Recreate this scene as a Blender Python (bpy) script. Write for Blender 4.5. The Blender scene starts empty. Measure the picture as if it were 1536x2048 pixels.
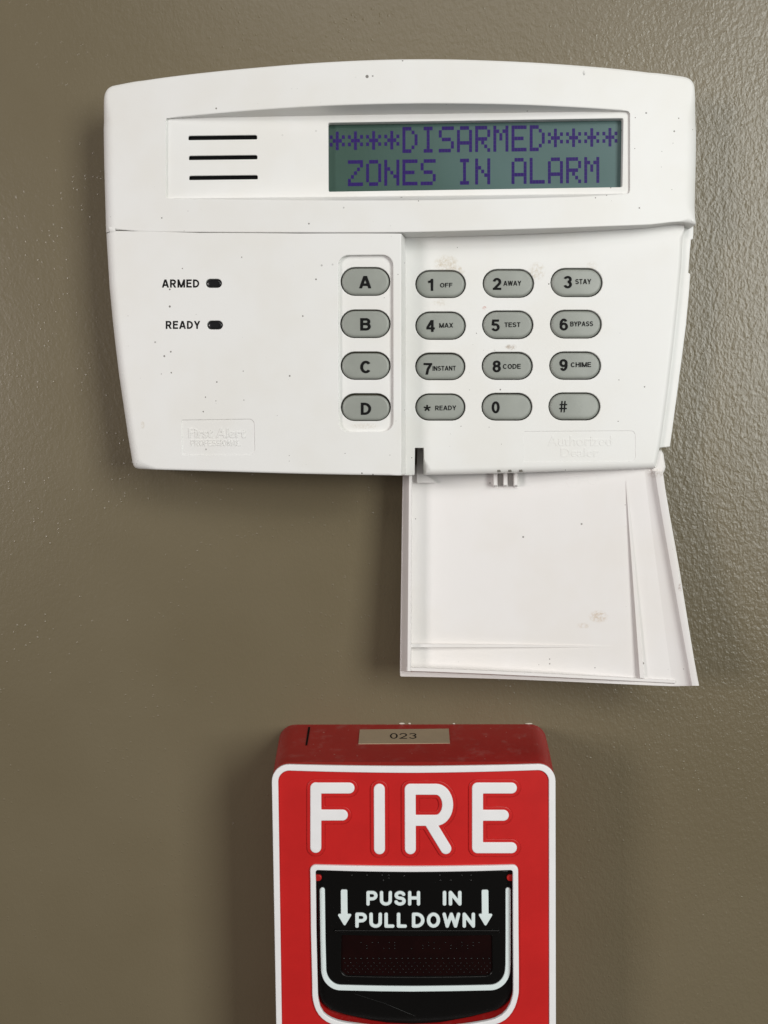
import bpy, math, random
import numpy as np
from mathutils import Vector
from mathutils.geometry import delaunay_2d_cdt

SC = bpy.context.scene
COL = SC.collection
R = math.radians

# ------------------------------------------------------------------ camera
# Local frame in millimetres: X right, Y up, Z out of the wall (wall paint = 0);
# X = Y = 0 is the foot of the camera's perpendicular on the wall.
FPX, D, FOOT_Y = 1810.0, 315.0, 880.0
PITCH = math.atan((1024 - FOOT_Y) / FPX)
EYE = 1.50                                            # height of the lens, m

def W(X, Y, Z):
    return Vector((X * .001, -Z * .001, EYE + Y * .001))

cam_d = bpy.data.cameras.new('camera')
cam_d.sensor_fit = 'VERTICAL'
cam_d.sensor_height = 24.0
cam_d.lens = 24.0 * FPX / 2048.0
cam_d.clip_start, cam_d.clip_end = .005, 50
cam = bpy.data.objects.new('camera', cam_d)
cam.location = (0, -D * .001, EYE)
cam.rotation_euler = (math.pi / 2 - PITCH, 0, 0)
COL.objects.link(cam)
SC.camera = cam

# ------------------------------------------------------------------ light
world = bpy.data.worlds.new('World')
SC.world = world
world.use_nodes = True
bg = world.node_tree.nodes['Background']
bg.inputs['Color'].default_value = (1.0, .95, .9, 1)
bg.inputs['Strength'].default_value = .045

def area(name, loc, target, sx, sy, power, col, spread=180):
    d = bpy.data.lights.new(name, 'AREA')
    d.shape = 'RECTANGLE'
    d.size, d.size_y, d.energy, d.color = sx, sy, power, col
    d.spread = R(spread)
    o = bpy.data.objects.new(name, d)
    o.location = loc
    o.rotation_euler = (Vector(target) - Vector(loc)).to_track_quat('-Z', 'Y').to_euler()
    COL.objects.link(o)

area('ceiling_light', (.10, -1.45, 2.55), (0, 0, 1.45), 1.0, .6, 4.5, (1.0, .96, .925))
area('right_window_light', (.86, -1.15, 1.80), (0, 0, 1.46), .5, .9, 15.5, (.975, 1.0, .965))
area('left_window_light', (-1.05, -1.05, 1.62), (0, 0, 1.45), .30, .40, 7.6, (1.0, .935, .92))

SC.view_settings.view_transform = 'Standard'
SC.view_settings.look = 'None'
SC.view_settings.exposure = .09
SC.view_settings.gamma = 1.0

# ------------------------------------------------------------------ projection helpers
CP, SP = math.cos(PITCH), math.sin(PITCH)

def ray(px, py):
    a, b = px - 768.0, 1024.0 - py
    return a, b * CP - FPX * SP, -b * SP - FPX * CP

def P(px, py, z):
    """point of the plane Z = z (or surface z(X, Y)) seen at photo pixel (px, py)"""
    dx, dy, dz = ray(px, py)
    zz = z if not callable(z) else 20.0
    for _ in range(1 if not callable(z) else 8):
        t = (zz - D) / dz
        X, Y = dx * t, dy * t
        if callable(z):
            zz = z(X, Y)
    return X, Y

def PL(pts, z):
    return np.array([P(x, y, z) for x, y in pts])

# ------------------------------------------------------------------ outlines
def lerp(a, b, k): return a + (b - a) * k

def rounded(pts, n=6):
    """pts: (x, y) or (x, y, r) in pixels, listed round the outline"""
    out = []
    m = len(pts)
    for i, p in enumerate(pts):
        r = p[2] if len(p) > 2 else 0
        c = np.array(p[:2], float)
        if not r:
            out.append(tuple(c)); continue
        a = np.array(pts[i - 1][:2], float) - c
        b = np.array(pts[(i + 1) % m][:2], float) - c
        la, lb = np.linalg.norm(a), np.linalg.norm(b)
        a, b = a / la, b / lb
        ang = math.acos(max(-1, min(1, float(a @ b))))
        if ang > math.pi - .02:
            out.append(tuple(c)); continue
        tl = min(r / math.tan(ang / 2), .49 * la, .49 * lb)
        rr = tl * math.tan(ang / 2)
        bis = (a + b) / np.linalg.norm(a + b)
        cen = c + bis * rr / math.sin(ang / 2)
        v0, v1 = c + a * tl - cen, c + b * tl - cen
        a0 = math.atan2(v0[1], v0[0]); a1 = math.atan2(v1[1], v1[0])
        da = (a1 - a0 + math.pi) % (2 * math.pi) - math.pi
        for k in range(n + 1):
            t = a0 + da * k / n
            out.append((cen[0] + rr * math.cos(t), cen[1] + rr * math.sin(t)))
    return out

def stadium(x0, x1, y0, y1, n=12):
    r = (y1 - y0) / 2; cy = (y0 + y1) / 2
    out = []
    for k in range(n + 1):
        a = -math.pi / 2 + math.pi * k / n
        out.append((x1 - r + r * math.cos(a), cy + r * math.sin(a)))
    for k in range(n + 1):
        a = math.pi / 2 + math.pi * k / n
        out.append((x0 + r + r * math.cos(a), cy + r * math.sin(a)))
    return out

def spline(pts, step=12.0):
    """Catmull-Rom through an open list of points"""
    p = [np.array(q, float) for q in pts]
    out = []
    for i in range(len(p) - 1):
        p0 = p[max(i - 1, 0)]; p1 = p[i]; p2 = p[i + 1]; p3 = p[min(i + 2, len(p) - 1)]
        n = max(1, int(np.linalg.norm(p2 - p1) / step))
        for k in range(n):
            t = k / n
            out.append(tuple(.5 * ((2 * p1) + (-p0 + p2) * t + (2 * p0 - 5 * p1 + 4 * p2 - p3) * t * t
                                   + (-p0 + 3 * p1 - 3 * p2 + p3) * t ** 3)))
    out.append(tuple(p[-1]))
    return out

def sarea(l):
    x, y = l[:, 0], l[:, 1]
    return .5 * float(np.sum(x * np.roll(y, -1) - np.roll(x, -1) * y))

def resample(l, step):
    out = []
    n = len(l)
    for i in range(n):
        a, b = l[i], l[(i + 1) % n]
        k = max(1, int(math.ceil(np.linalg.norm(b - a) / step)))
        for j in range(k):
            out.append(a + (b - a) * j / k)
    return np.array(out)

def inset_dirs(l):
    e = np.roll(l, -1, 0) - l
    e /= np.maximum(np.linalg.norm(e, axis=1), 1e-9)[:, None]
    nr = np.stack([-e[:, 1], e[:, 0]], 1)                # left of each edge = into the solid
    n1 = np.roll(nr, 1, 0)
    s = n1 + nr
    den = 1 + np.sum(n1 * nr, 1)
    return s / np.maximum(den, .35)[:, None]

# ------------------------------------------------------------------ objects
def root(name, X, Y, label, cat):
    o = bpy.data.objects.new(name, None)
    o.empty_display_size = .02
    o.location = W(X, Y, 0)
    o['label'] = label; o['category'] = cat
    COL.objects.link(o)
    return o

def origin(o):
    v = Vector((0, 0, 0))
    while o is not None:
        v += o.location; o = o.parent
    return v

def mesh_obj(name, verts, faces, mat, parent, label=None, kind=None, smooth=True, sharp=34, weighted=False):
    off = origin(parent) if parent else Vector((0, 0, 0))
    me = bpy.data.meshes.new(name)
    me.from_pydata([W(*v) - off for v in verts], [], faces)
    me.validate()
    me.materials.append(mat)
    if smooth:
        me.polygons.foreach_set('use_smooth', [True] * len(me.polygons))
        me.set_sharp_from_angle(angle=R(sharp))
    o = bpy.data.objects.new(name, me)
    if parent:
        o.parent = parent
    if label:
        o['label'] = label
    if kind:
        o['kind'] = kind
    COL.objects.link(o)
    if weighted:
        m = o.modifiers.new('weighted normals', 'WEIGHTED_NORMAL')
        m.keep_sharp = True
        m.weight = 80
    return o

def slab_geo(loops, ztop, zback, bev=0., seg=3, grid=None, backfn=None, squash=1., dirfn=None):
    zt = ztop if callable(ztop) else (lambda X, Y: ztop)
    L = []
    for i, l in enumerate(loops):
        l = np.array(l, float)
        if grid: l = resample(l, grid)
        a = sarea(l)
        if (i == 0) != (a > 0): l = l[::-1]
        L.append(l)
    if not bev: seg = 0
    ins = []
    for l in L:
        d = inset_dirs(l)
        if dirfn: d = np.array([dirfn(x, y, *q) for (x, y), q in zip(l, d)])
        b = np.array([bev(x, y) if callable(bev) else bev for x, y in l])
        ins.append((d, b))
    # cap
    cv, ce, idx = [], [], []
    for l, (d, b) in zip(L, ins):
        s = len(cv); n = len(l)
        q = l + d * b[:, None] if seg else l
        cv += [Vector((float(x), float(y))) for x, y in q]
        ce += [(s + k, s + (k + 1) % n) for k in range(n)]
        idx.append((s, n))
    nb = len(cv)
    if grid:
        mn, mx = L[0].min(0), L[0].max(0)
        for x in np.arange(mn[0] + grid / 2, mx[0], grid):
            for y in np.arange(mn[1] + grid / 2, mx[1], grid * 2):
                cv.append(Vector((float(x), float(y))))
    ov, _, of, orig, _, _ = delaunay_2d_cdt(cv, ce, [], 1, 1e-6)
    # keep what lies inside the outer outline and outside every hole
    oc = np.array([(q.x, q.y) for q in ov])
    tri = np.array([list(q)[:3] for q in of])
    cen = oc[tri].mean(1)
    ins_ = np.zeros(len(tri), bool)
    for s, n in idx:
        q = np.array([(p.x, p.y) for p in cv[s:s + n]]); q2 = np.roll(q, -1, 0)
        for (x0, y0), (x1, y1) in zip(q, q2):
            if y0 == y1: continue
            m = (y0 > cen[:, 1]) != (y1 > cen[:, 1])
            ins_ ^= m & (cen[:, 0] < (x1 - x0) * (cen[:, 1] - y0) / (y1 - y0) + x0)
    of = [list(q) for q, k in zip(of, ins_) if k]
    used = sorted({i for f in of for i in f})
    back = {}
    remap = {}
    verts, faces = [], []
    for i in used:
        remap[i] = len(verts)
        verts.append((ov[i].x, ov[i].y, zt(ov[i].x, ov[i].y)))
    for i, o in enumerate(orig):
        for k in o:
            if k < nb: back[k] = i
    for f in of:
        f = [remap[i] for i in f]
        a, b, c = (verts[i] for i in f[:3])
        if (b[0] - a[0]) * (c[1] - a[1]) - (b[1] - a[1]) * (c[0] - a[0]) < 0: f = f[::-1]
        faces.append(f)
    for li, (l, (d, b), (s, n)) in enumerate(zip(L, ins, idx)):
        ring = []
        for k in range(n):
            j = back.get(s + k)
            if j is None or j not in remap:
                q = l[k] + d[k] * b[k] if seg else l[k]
                verts.append((q[0], q[1], zt(q[0], q[1]))); ring.append(len(verts) - 1)
            else:
                ring.append(remap[j])
        zb = zback[li] if isinstance(zback, (list, tuple)) else zback
        rows = []
        for k in range(1, seg + 1):
            a = math.pi / 2 * k / seg
            q = l + d * (b * (1 - math.sin(a)))[:, None]
            rows.append([(q[i][0], q[i][1], zt(q[i][0], q[i][1]) - squash * b[i] * (1 - math.cos(a))) for i in range(n)])
        if zb is not None:
            rows.append([((x, y, zb(x, y) if callable(zb) else zb) if backfn is None else backfn(li, x, y, zb)) for x, y in l])
        for row in rows:
            s2 = len(verts); verts += row
            new = list(range(s2, s2 + n))
            for i in range(n):
                j = (i + 1) % n
                faces.append([new[i], new[j], ring[j], ring[i]])
            ring = new
    return verts, faces

def join_geo(parts):
    V, F = [], []
    for v, f in parts:
        s = len(V); V += list(v); F += [[i + s for i in q] for q in f]
    return V, F

def slab(name, loops, ztop, zback, mat, parent, bev=0., seg=3, grid=None, backfn=None, squash=1., dirfn=None, **kw):
    v, f = slab_geo(loops, ztop, zback, bev, seg, grid, backfn, squash, dirfn)
    return mesh_obj(name, v, f, mat, parent, weighted=bool(bev), **kw)

def loft_geo(sections, closed=True, caps=True):
    n = len(sections[0])
    V = [p for s in sections for p in s]
    F = []
    for k in range(len(sections) - 1):
        for i in range(n if closed else n - 1):
            j = (i + 1) % n
            F.append([k * n + i, k * n + j, (k + 1) * n + j, (k + 1) * n + i])
    if caps:
        F.append(list(range(n))[::-1])
        F.append([(len(sections) - 1) * n + i for i in range(n)])
    return V, F

def fix_normals(o):
    import bmesh
    bm = bmesh.new(); bm.from_mesh(o.data)
    bmesh.ops.recalc_face_normals(bm, faces=bm.faces)
    bm.to_mesh(o.data); bm.free()
    return o

# ------------------------------------------------------------------ lettering: stroke glyphs through a distance field
def arc(cx, cy, rx, ry, a0, a1, n=22):
    return [(cx + rx * math.cos(R(a0 + (a1 - a0) * k / n)), cy + ry * math.sin(R(a0 + (a1 - a0) * k / n))) for k in range(n + 1)]

def bowl(xs, yt, yb, xr, rx=None):
    ry = (yt - yb) / 2; rx = rx or ry
    return [(xs, yt)] + arc(xr - rx, (yt + yb) / 2, rx, ry, 90, -90, 16) + [(xs, yb)]

def glyph(ch, t):
    h = t / 2; T = 1 - h
    E = .3                                               # overshoot that the clip box trims
    if ch == 'A':
        w = .80
        return w, [[(h * .95 - .1, -.3), (w / 2 - .02 + .09, 1.3)][:1] + [(w / 2 - .015, 1.0), (w / 2 + .07, 1.25)],
                   [(w - h * .95 + .1, -.3), (w / 2 + .015, 1.0), (w / 2 - .07, 1.25)], [(.2, .30), (w - .2, .30)]]
    if ch == 'B':
        w = .72; m = .53
        return w, [[(h, -E), (h, 1 + E)], bowl(h, T, m, w - h - .03), bowl(h, m, h, w - h)]
    if ch == 'C':
        w = .76; return w, [arc(w / 2, .5, w / 2 - h, .5 - h, 38, 322, 40)]
    if ch == 'D':
        w = .74; return w, [[(h, -E), (h, 1 + E)], bowl(h, T, h, w - h, .40 - h * .3)]
    if ch in 'EF':
        w = .64 if ch == 'E' else .60
        p = [[(h, -E), (h, 1 + E)], [(h, T), (w, T)], [(h, .53), (w - .05, .53)]]
        if ch == 'E': p.append([(h, h), (w, h)])
        return w, p
    if ch == 'H':
        w = .73; return w, [[(h, -E), (h, 1 + E)], [(w - h, -E), (w - h, 1 + E)], [(h, .52), (w - h, .52)]]
    if ch == 'I':
        return t, [[(h, -E), (h, 1 + E)]]
    if ch == 'L':
        w = .58; return w, [[(h, -E), (h, 1 + E)], [(h, h), (w, h)]]
    if ch == 'M':
        w = .90; return w, [[(h, -E), (h, 1 + E)], [(w - h, -E), (w - h, 1 + E)],
                            [(h * .9 - .06, 1.2), (w / 2, -.02)], [(w - h * .9 + .06, 1.2), (w / 2, -.02)]]
    if ch == 'N':
        w = .73; return w, [[(h, -E), (h, 1 + E)], [(w - h, -E), (w - h, 1 + E)], [(h * .95 - .06, 1.12), (w - h * .95 + .06, -.12)]]
    if ch == 'O':
        w = .78; return w, [arc(w / 2, .5, w / 2 - h, .5 - h, 0, 360, 44)]
    if ch in 'PR':
        w = .67 if ch == 'P' else .73; m = .46
        p = [[(h, -E), (h, 1 + E)], bowl(h, T, m, w - h - (.03 if ch == 'R' else 0))]
        if ch == 'R': p.append([(.36, m), (w - h * 1.05, -.0), (w - h * 1.05 + .04, -.12)])
        return w, p
    if ch == 'S':
        w = .69; m = .51
        return w, [arc(w / 2, (T + m) / 2, w / 2 - h - .015, (T - m) / 2, 18, 270, 26) + arc(w / 2, (m + h) / 2, w / 2 - h, (m - h) / 2, 90, -165, 26)[1:]]
    if ch == 'T':
        w = .64; return w, [[(0, T), (w, T)], [(w / 2, -E), (w / 2, T)]]
    if ch == 'U':
        w = .73; r = w / 2 - h; return w, [[(h, 1 + E), (h, h + r)] + arc(w / 2, h + r, r, r, 180, 360, 22) + [(w - h, 1 + E)]]
    if ch == 'W':
        w = 1.04
        return w, [[(h * .9 - .06, 1.3), (.28, 0)], [(.28, 0), (w / 2, 1.0)], [(w / 2, 1.0), (w - .28, 0)], [(w - .28, 0), (w - h * .9 + .06, 1.3)]]
    if ch == 'X':
        w = .72; return w, [[(h - .14, -.2), (w - h + .14, 1.2)], [(h - .14, 1.2), (w - h + .14, -.2)]]
    if ch == 'Y':
        w = .72; return w, [[(h - .12, 1.2), (w / 2, .40)], [(w - h + .12, 1.2), (w / 2, .40)], [(w / 2, -E), (w / 2, .46)]]
    w = .60; c = w / 2; rx = c - h
    if ch == '0': return w, [arc(c, .5, rx, .5 - h, 0, 360, 40)]
    if ch == '1': return .40, [[(.40 - h, -E), (.40 - h, 1 + E)], [(0.02, .74), (.22, .78), (.32, .92), (.36, 1.05)]]
    if ch == '2': return w, [arc(c, T - .29 + h * .5, rx, .29 - h * .5, 172, -38, 24) + [(h * 1.3, h * 1.2)], [(0, h), (w, h)]]
    if ch == '3': return w, [arc(c, (T + .53) / 2, rx - .01, (T - .53) / 2, 165, -90, 24), arc(c, (.53 + h) / 2, rx, (.53 - h) / 2, 90, -165, 24)]
    if ch == '4': return w, [[(.42, -E), (.42, 1 + E)], [(.44, 1.06), (h * .5, .30)], [(0, .30), (w, .30)]]
    if ch == '5': return w, [[(.10, T), (w - .05, T)], [(.15, 1), (.10, .50)], arc(c - .01, .34, rx + .01, .34 - h, 140, -160, 28)]
    if ch == '6': return w, [arc(c, .335, rx, .335 - h, 0, 360, 36), arc(c, .5, rx, .5 - h, 38, 190, 26)]
    if ch == '9': return w, [arc(c, .665, rx, .335 - h, 0, 360, 36), arc(c, .5, rx, .5 - h, 218, 370, 26)]
    if ch == '7': return w, [[(0, T), (w, T)], [(w - h * .9, 1 - h), (.30, .45), (.19, -.2)]]
    if ch == '8': return w, [arc(c, (T + .54) / 2, rx - .02, (T - .54) / 2, 0, 360, 32), arc(c, (.54 + h) / 2, rx, (.54 - h) / 2, 0, 360, 36)]
    if ch == '*': return .9, [[(.45, .5), (.45 + .48 * math.cos(R(a)), .5 + .48 * math.sin(R(a)))] for a in (90, 162, 234, 306, 18)]
    if ch == '#': return .72, [[(.16, -E), (.30, 1 + E)], [(.42, -E), (.56, 1 + E)], [(.02, .34), (.68, .34)], [(.06, .68), (.72, .68)]]
    return .35, []

def sdf(polys, t, X, Y, butt=True):
    d = np.full(X.shape, 1e6)
    for pl in polys:
        dp = np.full(X.shape, 1e6)
        for (x0, y0), (x1, y1) in zip(pl[:-1], pl[1:]):
            vx, vy = x1 - x0, y1 - y0
            k = np.clip(((X - x0) * vx + (Y - y0) * vy) / (vx * vx + vy * vy + 1e-12), 0, 1)
            dp = np.minimum(dp, np.hypot(X - x0 - k * vx, Y - y0 - k * vy))
        dp = dp - t / 2
        closed = math.hypot(pl[0][0] - pl[-1][0], pl[0][1] - pl[-1][1]) < 1e-6
        if butt and not closed:
            for a, b in ((pl[0], pl[1]), (pl[-1], pl[-2])):
                ux, uy = a[0] - b[0], a[1] - b[1]
                q = math.hypot(ux, uy) + 1e-12
                e = ((X - a[0]) * ux + (Y - a[1]) * uy) / q
                near = np.hypot(X - a[0], Y - a[1]) < t
                dp = np.where(near, np.maximum(dp, e), dp)
        d = np.minimum(d, dp)
    return d

def contours(d, xs, ys, level=0., tol=.004):
    """closed outlines of d < level, solid on the left"""
    v = d - level
    v = np.where(np.abs(v) < 1e-7, 1e-7, v)
    ins = v < 0
    nxt = {}
    pos = {}
    def ept(i0, j0, i1, j1):
        k = (i0, j0, i1, j1)
        if k not in pos:
            a, b = v[j0, i0], v[j1, i1]
            s = a / (a - b)
            pos[k] = (xs[i0] + s * (xs[i1] - xs[i0]), ys[j0] + s * (ys[j1] - ys[j0]))
        return k
    c = ins.astype(int)
    code = c[:-1, :-1] + c[:-1, 1:] * 2 + c[1:, 1:] * 4 + c[1:, :-1] * 8
    tab = {1: [('l', 'b')][::-1], 2: [('b', 'r')], 4: [('r', 't')], 8: [('t', 'l')], 3: [('l', 'r')], 6: [('b', 't')], 12: [('r', 'l')], 9: [('t', 'b')],
           7: [('l', 't')], 14: [('b', 'l')], 13: [('r', 'b')], 11: [('t', 'r')], 5: [('l', 't'), ('r', 'b')], 10: [('b', 'l'), ('t', 'r')]}
    for j, i in zip(*np.nonzero((code > 0) & (code < 15))):
        i, j = int(i), int(j)
        e = {'b': (i, j, i + 1, j), 't': (i, j + 1, i + 1, j + 1), 'l': (i, j, i, j + 1), 'r': (i + 1, j, i + 1, j + 1)}
        for a, b in tab[int(code[j, i])]:
            nxt.setdefault(ept(*e[b]), ept(*e[a]))
    loops = []
    seen = set()
    for s in list(nxt):
        if s in seen: continue
        k = s; lp = []
        while k not in seen and k in nxt:
            seen.add(k); lp.append(pos[k]); k = nxt[k]
        if len(lp) > 6: loops.append(np.array(lp))
    return [simplify(l, tol) for l in loops]

def simplify(l, tol):
    n = len(l)
    i0 = int(np.argmin(l[:, 0])); l = np.roll(l, -i0, 0)
    far = int(np.argmax(np.hypot(*(l - l[0]).T)))
    def dp(a):
        if len(a) < 3: return [a[0]]
        v = a[-1] - a[0]
        q = np.hypot(*v) + 1e-12
        dd = np.abs((a[:, 0] - a[0, 0]) * v[1] - (a[:, 1] - a[0, 1]) * v[0]) / q
        m = int(np.argmax(dd))
        if dd[m] < tol: return [a[0]]
        return dp(a[:m + 1]) + dp(a[m:])
    return np.array(dp(l[:far + 1]) + dp(np.vstack([l[far:], l[:1]])))

GC = {}
def glyph_loops(ch, t, butt=True):
    k = (ch, t, butt)
    if k not in GC:
        w, polys = glyph(ch, t)
        if not polys:
            GC[k] = (w, [])
        else:
            if not butt:                                  # rounded lettering: keep stroke ends inside the cap box
                polys = [[(min(max(x, t / 2), max(w - t / 2, t / 2)), min(max(y, t / 2), 1 - t / 2)) for x, y in pl] for pl in polys]
            s = 1 / 46
            xs = np.arange(-.06, w + .06 + s, s) + .0013; ys = np.arange(-.06, 1.06 + s, s) + .0017
            X, Y = np.meshgrid(xs, ys)
            d = sdf(polys, t, X, Y, butt)
            if butt:
                if ch not in 'A*': pass
                d = np.maximum(d, np.maximum(np.maximum(-Y, Y - 1), np.maximum(-X, X - w)))
            GC[k] = (w, contours(d, xs, ys))
    return GC[k]

def group_loops(loops):
    """sort outlines into (outer, holes...) groups"""
    outs = [l for l in loops if sarea(l) > 0]; holes = [l for l in loops if sarea(l) < 0]
    res = [[o] for o in outs]
    for hl in holes:
        x, y = hl[0]
        best = None
        for r in res:
            o = r[0]
            inside = False
            for (x0, y0), (x1, y1) in zip(o, np.roll(o, -1, 0)):
                if (y0 > y) != (y1 > y) and x < (x1 - x0) * (y - y0) / (y1 - y0) + x0: inside = not inside
            if inside and (best is None or abs(sarea(o)) < abs(sarea(best[0]))): best = r
        if best is not None: best.append(hl)
    return res

def text_geo(s, box, surf, lift, t=.2, butt=True, track=.14, slope=0., bev=0., depth=.03, conv=None):
    """lettering fitted to a pixel box (x0, x1, y0, y1) on a surface"""
    x0, x1, y0, y1 = box
    cur = 0; items = []
    for ch in s:
        w, lp = glyph_loops(ch, t, butt)
        items.append((cur, lp)); cur += w + track
    tot = cur - track
    sx, sy = (x1 - x0) / tot, (y1 - y0)
    geo = []
    zt = (lambda X, Y: (surf(X, Y) if callable(surf) else surf) + lift)
    for ox, lp in items:
        for grp in group_loops(lp):
            loops = []
            for l in grp:
                q = []
                for gx, gy in l:
                    px = x0 + (ox + gx) * sx; py = y1 - gy * sy + slope * (px - (x0 + x1) / 2)
                    q.append(P(px, py, zt))
                loops.append(np.array(q))
            zb = (lambda X, Y: zt(X, Y) - depth)
            geo.append(slab_geo(loops, zt, [zb] * len(loops), bev, 2))
    return join_geo(geo)

def stroke_loops(polys, t, pad=8, step=1.0, off=0., butt=False, tol=.12):
    """outlines in pixels of thick strokes given in pixels"""
    a = np.array([p for pl in polys for p in pl])
    m = t / 2 + off + pad
    xs = np.arange(a[:, 0].min() - m, a[:, 0].max() + m, step) + .013
    ys = np.arange(a[:, 1].min() - m, a[:, 1].max() + m, step) + .017
    X, Y = np.meshgrid(xs, ys)
    return contours(sdf(polys, t, X, Y, butt), xs, ys, off, tol)

def px_slab_geo(loops_px, surf, lift, zback, bev=0., seg=3, grid=None):
    """raised shape traced in pixels; every outline group becomes its own body"""
    zt = (lambda X, Y: (surf(X, Y) if callable(surf) else surf) + lift)
    fl = [np.array([(x, -y) for x, y in l]) for l in loops_px]
    if sarea(max(fl, key=lambda l: abs(sarea(l)))) < 0: fl = [l[::-1] for l in fl]
    geo = []
    for grp in group_loops(fl):
        loops = [PL([(x, -y) for x, y in l], zt) for l in grp]
        geo.append(slab_geo(loops, zt, [zback] * len(loops), bev, seg, grid))
    return join_geo(geo)

# ------------------------------------------------------------------ materials
def new_mat(name):
    m = bpy.data.materials.new(name); m.use_nodes = True
    nt = m.node_tree
    return m, nt, nt.nodes['Principled BSDF']

def N(nt, kind, **kw):
    n = nt.nodes.new(kind)
    for k, v in kw.items():
        if k in n.inputs.keys() and not hasattr(n, k): n.inputs[k].default_value = v
        else: setattr(n, k, v)
    return n

def inp(n, **kw):
    for k, v in kw.items(): n.inputs[k].default_value = v
    return n

def noise(nt, co, scale, detail=2., rough=.5, dist=0.):
    n = nt.nodes.new('ShaderNodeTexNoise')
    inp(n, Scale=scale, Detail=detail, Roughness=rough, Distortion=dist)
    nt.links.new(co, n.inputs['Vector'])
    return n.outputs['Fac']

def math_(nt, op, a, b=None, clamp=False):
    n = nt.nodes.new('ShaderNodeMath'); n.operation = op; n.use_clamp = clamp
    for i, x in enumerate((a, b)):
        if x is None: continue
        if isinstance(x, (int, float)): n.inputs[i].default_value = x
        else: nt.links.new(x, n.inputs[i])
    return n.outputs[0]

def ramp(nt, x, a, b):
    n = nt.nodes.new('ShaderNodeMapRange'); n.interpolation_type = 'SMOOTHSTEP'
    inp(n, **{'From Min': a, 'From Max': b})
    nt.links.new(x, n.inputs['Value'])
    return n.outputs['Result']

def mixc(nt, fac, a, b):
    n = nt.nodes.new('ShaderNodeMix'); n.data_type = 'RGBA'
    for s, x in ((0, fac), (6, a), (7, b)):
        if isinstance(x, (int, float)): n.inputs[s].default_value = x
        elif isinstance(x, tuple): n.inputs[s].default_value = (*x, 1) if len(x) == 3 else x
        else: nt.links.new(x, n.inputs[s])
    return n.outputs[2]

def geo_pos(nt):
    return nt.nodes.new('ShaderNodeNewGeometry').outputs['Position']

def bump(nt, bs, hgt, strength, dist):
    b = nt.nodes.new('ShaderNodeBump'); inp(b, Strength=strength, Distance=dist)
    nt.links.new(hgt, b.inputs['Height']); nt.links.new(b.outputs['Normal'], bs.inputs['Normal'])
    return b

def specks(nt, co, scale, size, share, seed):
    """round specks (dirt, dust, painted glints): one per Voronoi cell, only in a share of the cells"""
    mp = nt.nodes.new('ShaderNodeVectorMath'); mp.operation = 'ADD'
    mp.inputs[1].default_value = (seed, seed * 1.7, seed * .6)
    nt.links.new(co, mp.inputs[0])
    v = nt.nodes.new('ShaderNodeTexVoronoi'); inp(v, Scale=scale, Randomness=1.)
    nt.links.new(mp.outputs[0], v.inputs['Vector'])
    sep = nt.nodes.new('ShaderNodeSeparateColor'); nt.links.new(v.outputs['Color'], sep.inputs[0])
    near = math_(nt, 'LESS_THAN', v.outputs['Distance'], math_(nt, 'MULTIPLY', sep.outputs[1], size))
    pick = math_(nt, 'LESS_THAN', sep.outputs[0], share)
    return math_(nt, 'MULTIPLY', near, pick)

def smudge(nt, co, X, Y, rx, ry, seed):
    """mask of a scuffed spot at a place on the plastic (mm)"""
    w = W(X, Y, 0)
    s = nt.nodes.new('ShaderNodeSeparateXYZ'); nt.links.new(co, s.inputs[0])
    dx = math_(nt, 'DIVIDE', math_(nt, 'SUBTRACT', s.outputs[0], w.x), rx * .001)
    dz = math_(nt, 'DIVIDE', math_(nt, 'SUBTRACT', s.outputs[2], w.z), ry * .001)
    d = math_(nt, 'ADD', math_(nt, 'MULTIPLY', dx, dx), math_(nt, 'MULTIPLY', dz, dz))
    m = ramp(nt, d, 1.0, .1)
    n = noise(nt, co, 900 + seed * 60, 5, .7)
    return math_(nt, 'MULTIPLY', m, ramp(nt, n, .36, .74))

def white_plastic(name, col, rough, spots=(), dirty=1.):
    m, nt, bs = new_mat(name)
    co = geo_pos(nt)
    c = mixc(nt, ramp(nt, noise(nt, co, 38, 3, .6), .35, .7), col, tuple(x * k for x, k in zip(col, (.975, .965, .945))))
    dirt = math_(nt, 'MAXIMUM', specks(nt, co, 190, .10, .12 * dirty, 3.1), specks(nt, co, 470, .15, .05 * dirty, 8.3))
    dense = ramp(nt, noise(nt, co, 24, 2, .5), .50, .62)
    dirt = math_(nt, 'MAXIMUM', dirt, math_(nt, 'MULTIPLY', specks(nt, co, 560, .19, .15 * dirty, 5.7), dense))
    c = mixc(nt, math_(nt, 'MULTIPLY', dirt, .8), c, (.07, .06, .045))
    for i, (px, py, rx, ry, z, k, sc) in enumerate(spots):
        X, Y = P(px, py, z)
        c = mixc(nt, math_(nt, 'MULTIPLY', smudge(nt, co, X, Y, rx, ry, i), k), c, sc)
    nt.links.new(c, bs.inputs['Base Color'])
    inp(bs, Roughness=rough)
    bs.inputs['Specular IOR Level'].default_value = .35
    bump(nt, bs, noise(nt, co, 2600, 2, .5), .10, .0001)
    return m

def plain(name, col, rough=.5, spec=.4, var=0., bump_s=0., bump_scale=2500, coat=0.):
    m, nt, bs = new_mat(name)
    if var:
        co = geo_pos(nt)
        c = mixc(nt, ramp(nt, noise(nt, co, 160, 4, .6), .3, .7), col, tuple(x * (1 - var) for x in col))
        nt.links.new(c, bs.inputs['Base Color'])
    else:
        bs.inputs['Base Color'].default_value = (*col, 1)
    inp(bs, Roughness=rough)
    bs.inputs['Specular IOR Level'].default_value = spec
    if coat:
        bs.inputs['Coat Weight'].default_value = coat; bs.inputs['Coat Roughness'].default_value = .08
    if bump_s:
        co = geo_pos(nt); bump(nt, bs, noise(nt, co, bump_scale, 2, .5), bump_s, .0001)
    return m

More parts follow.
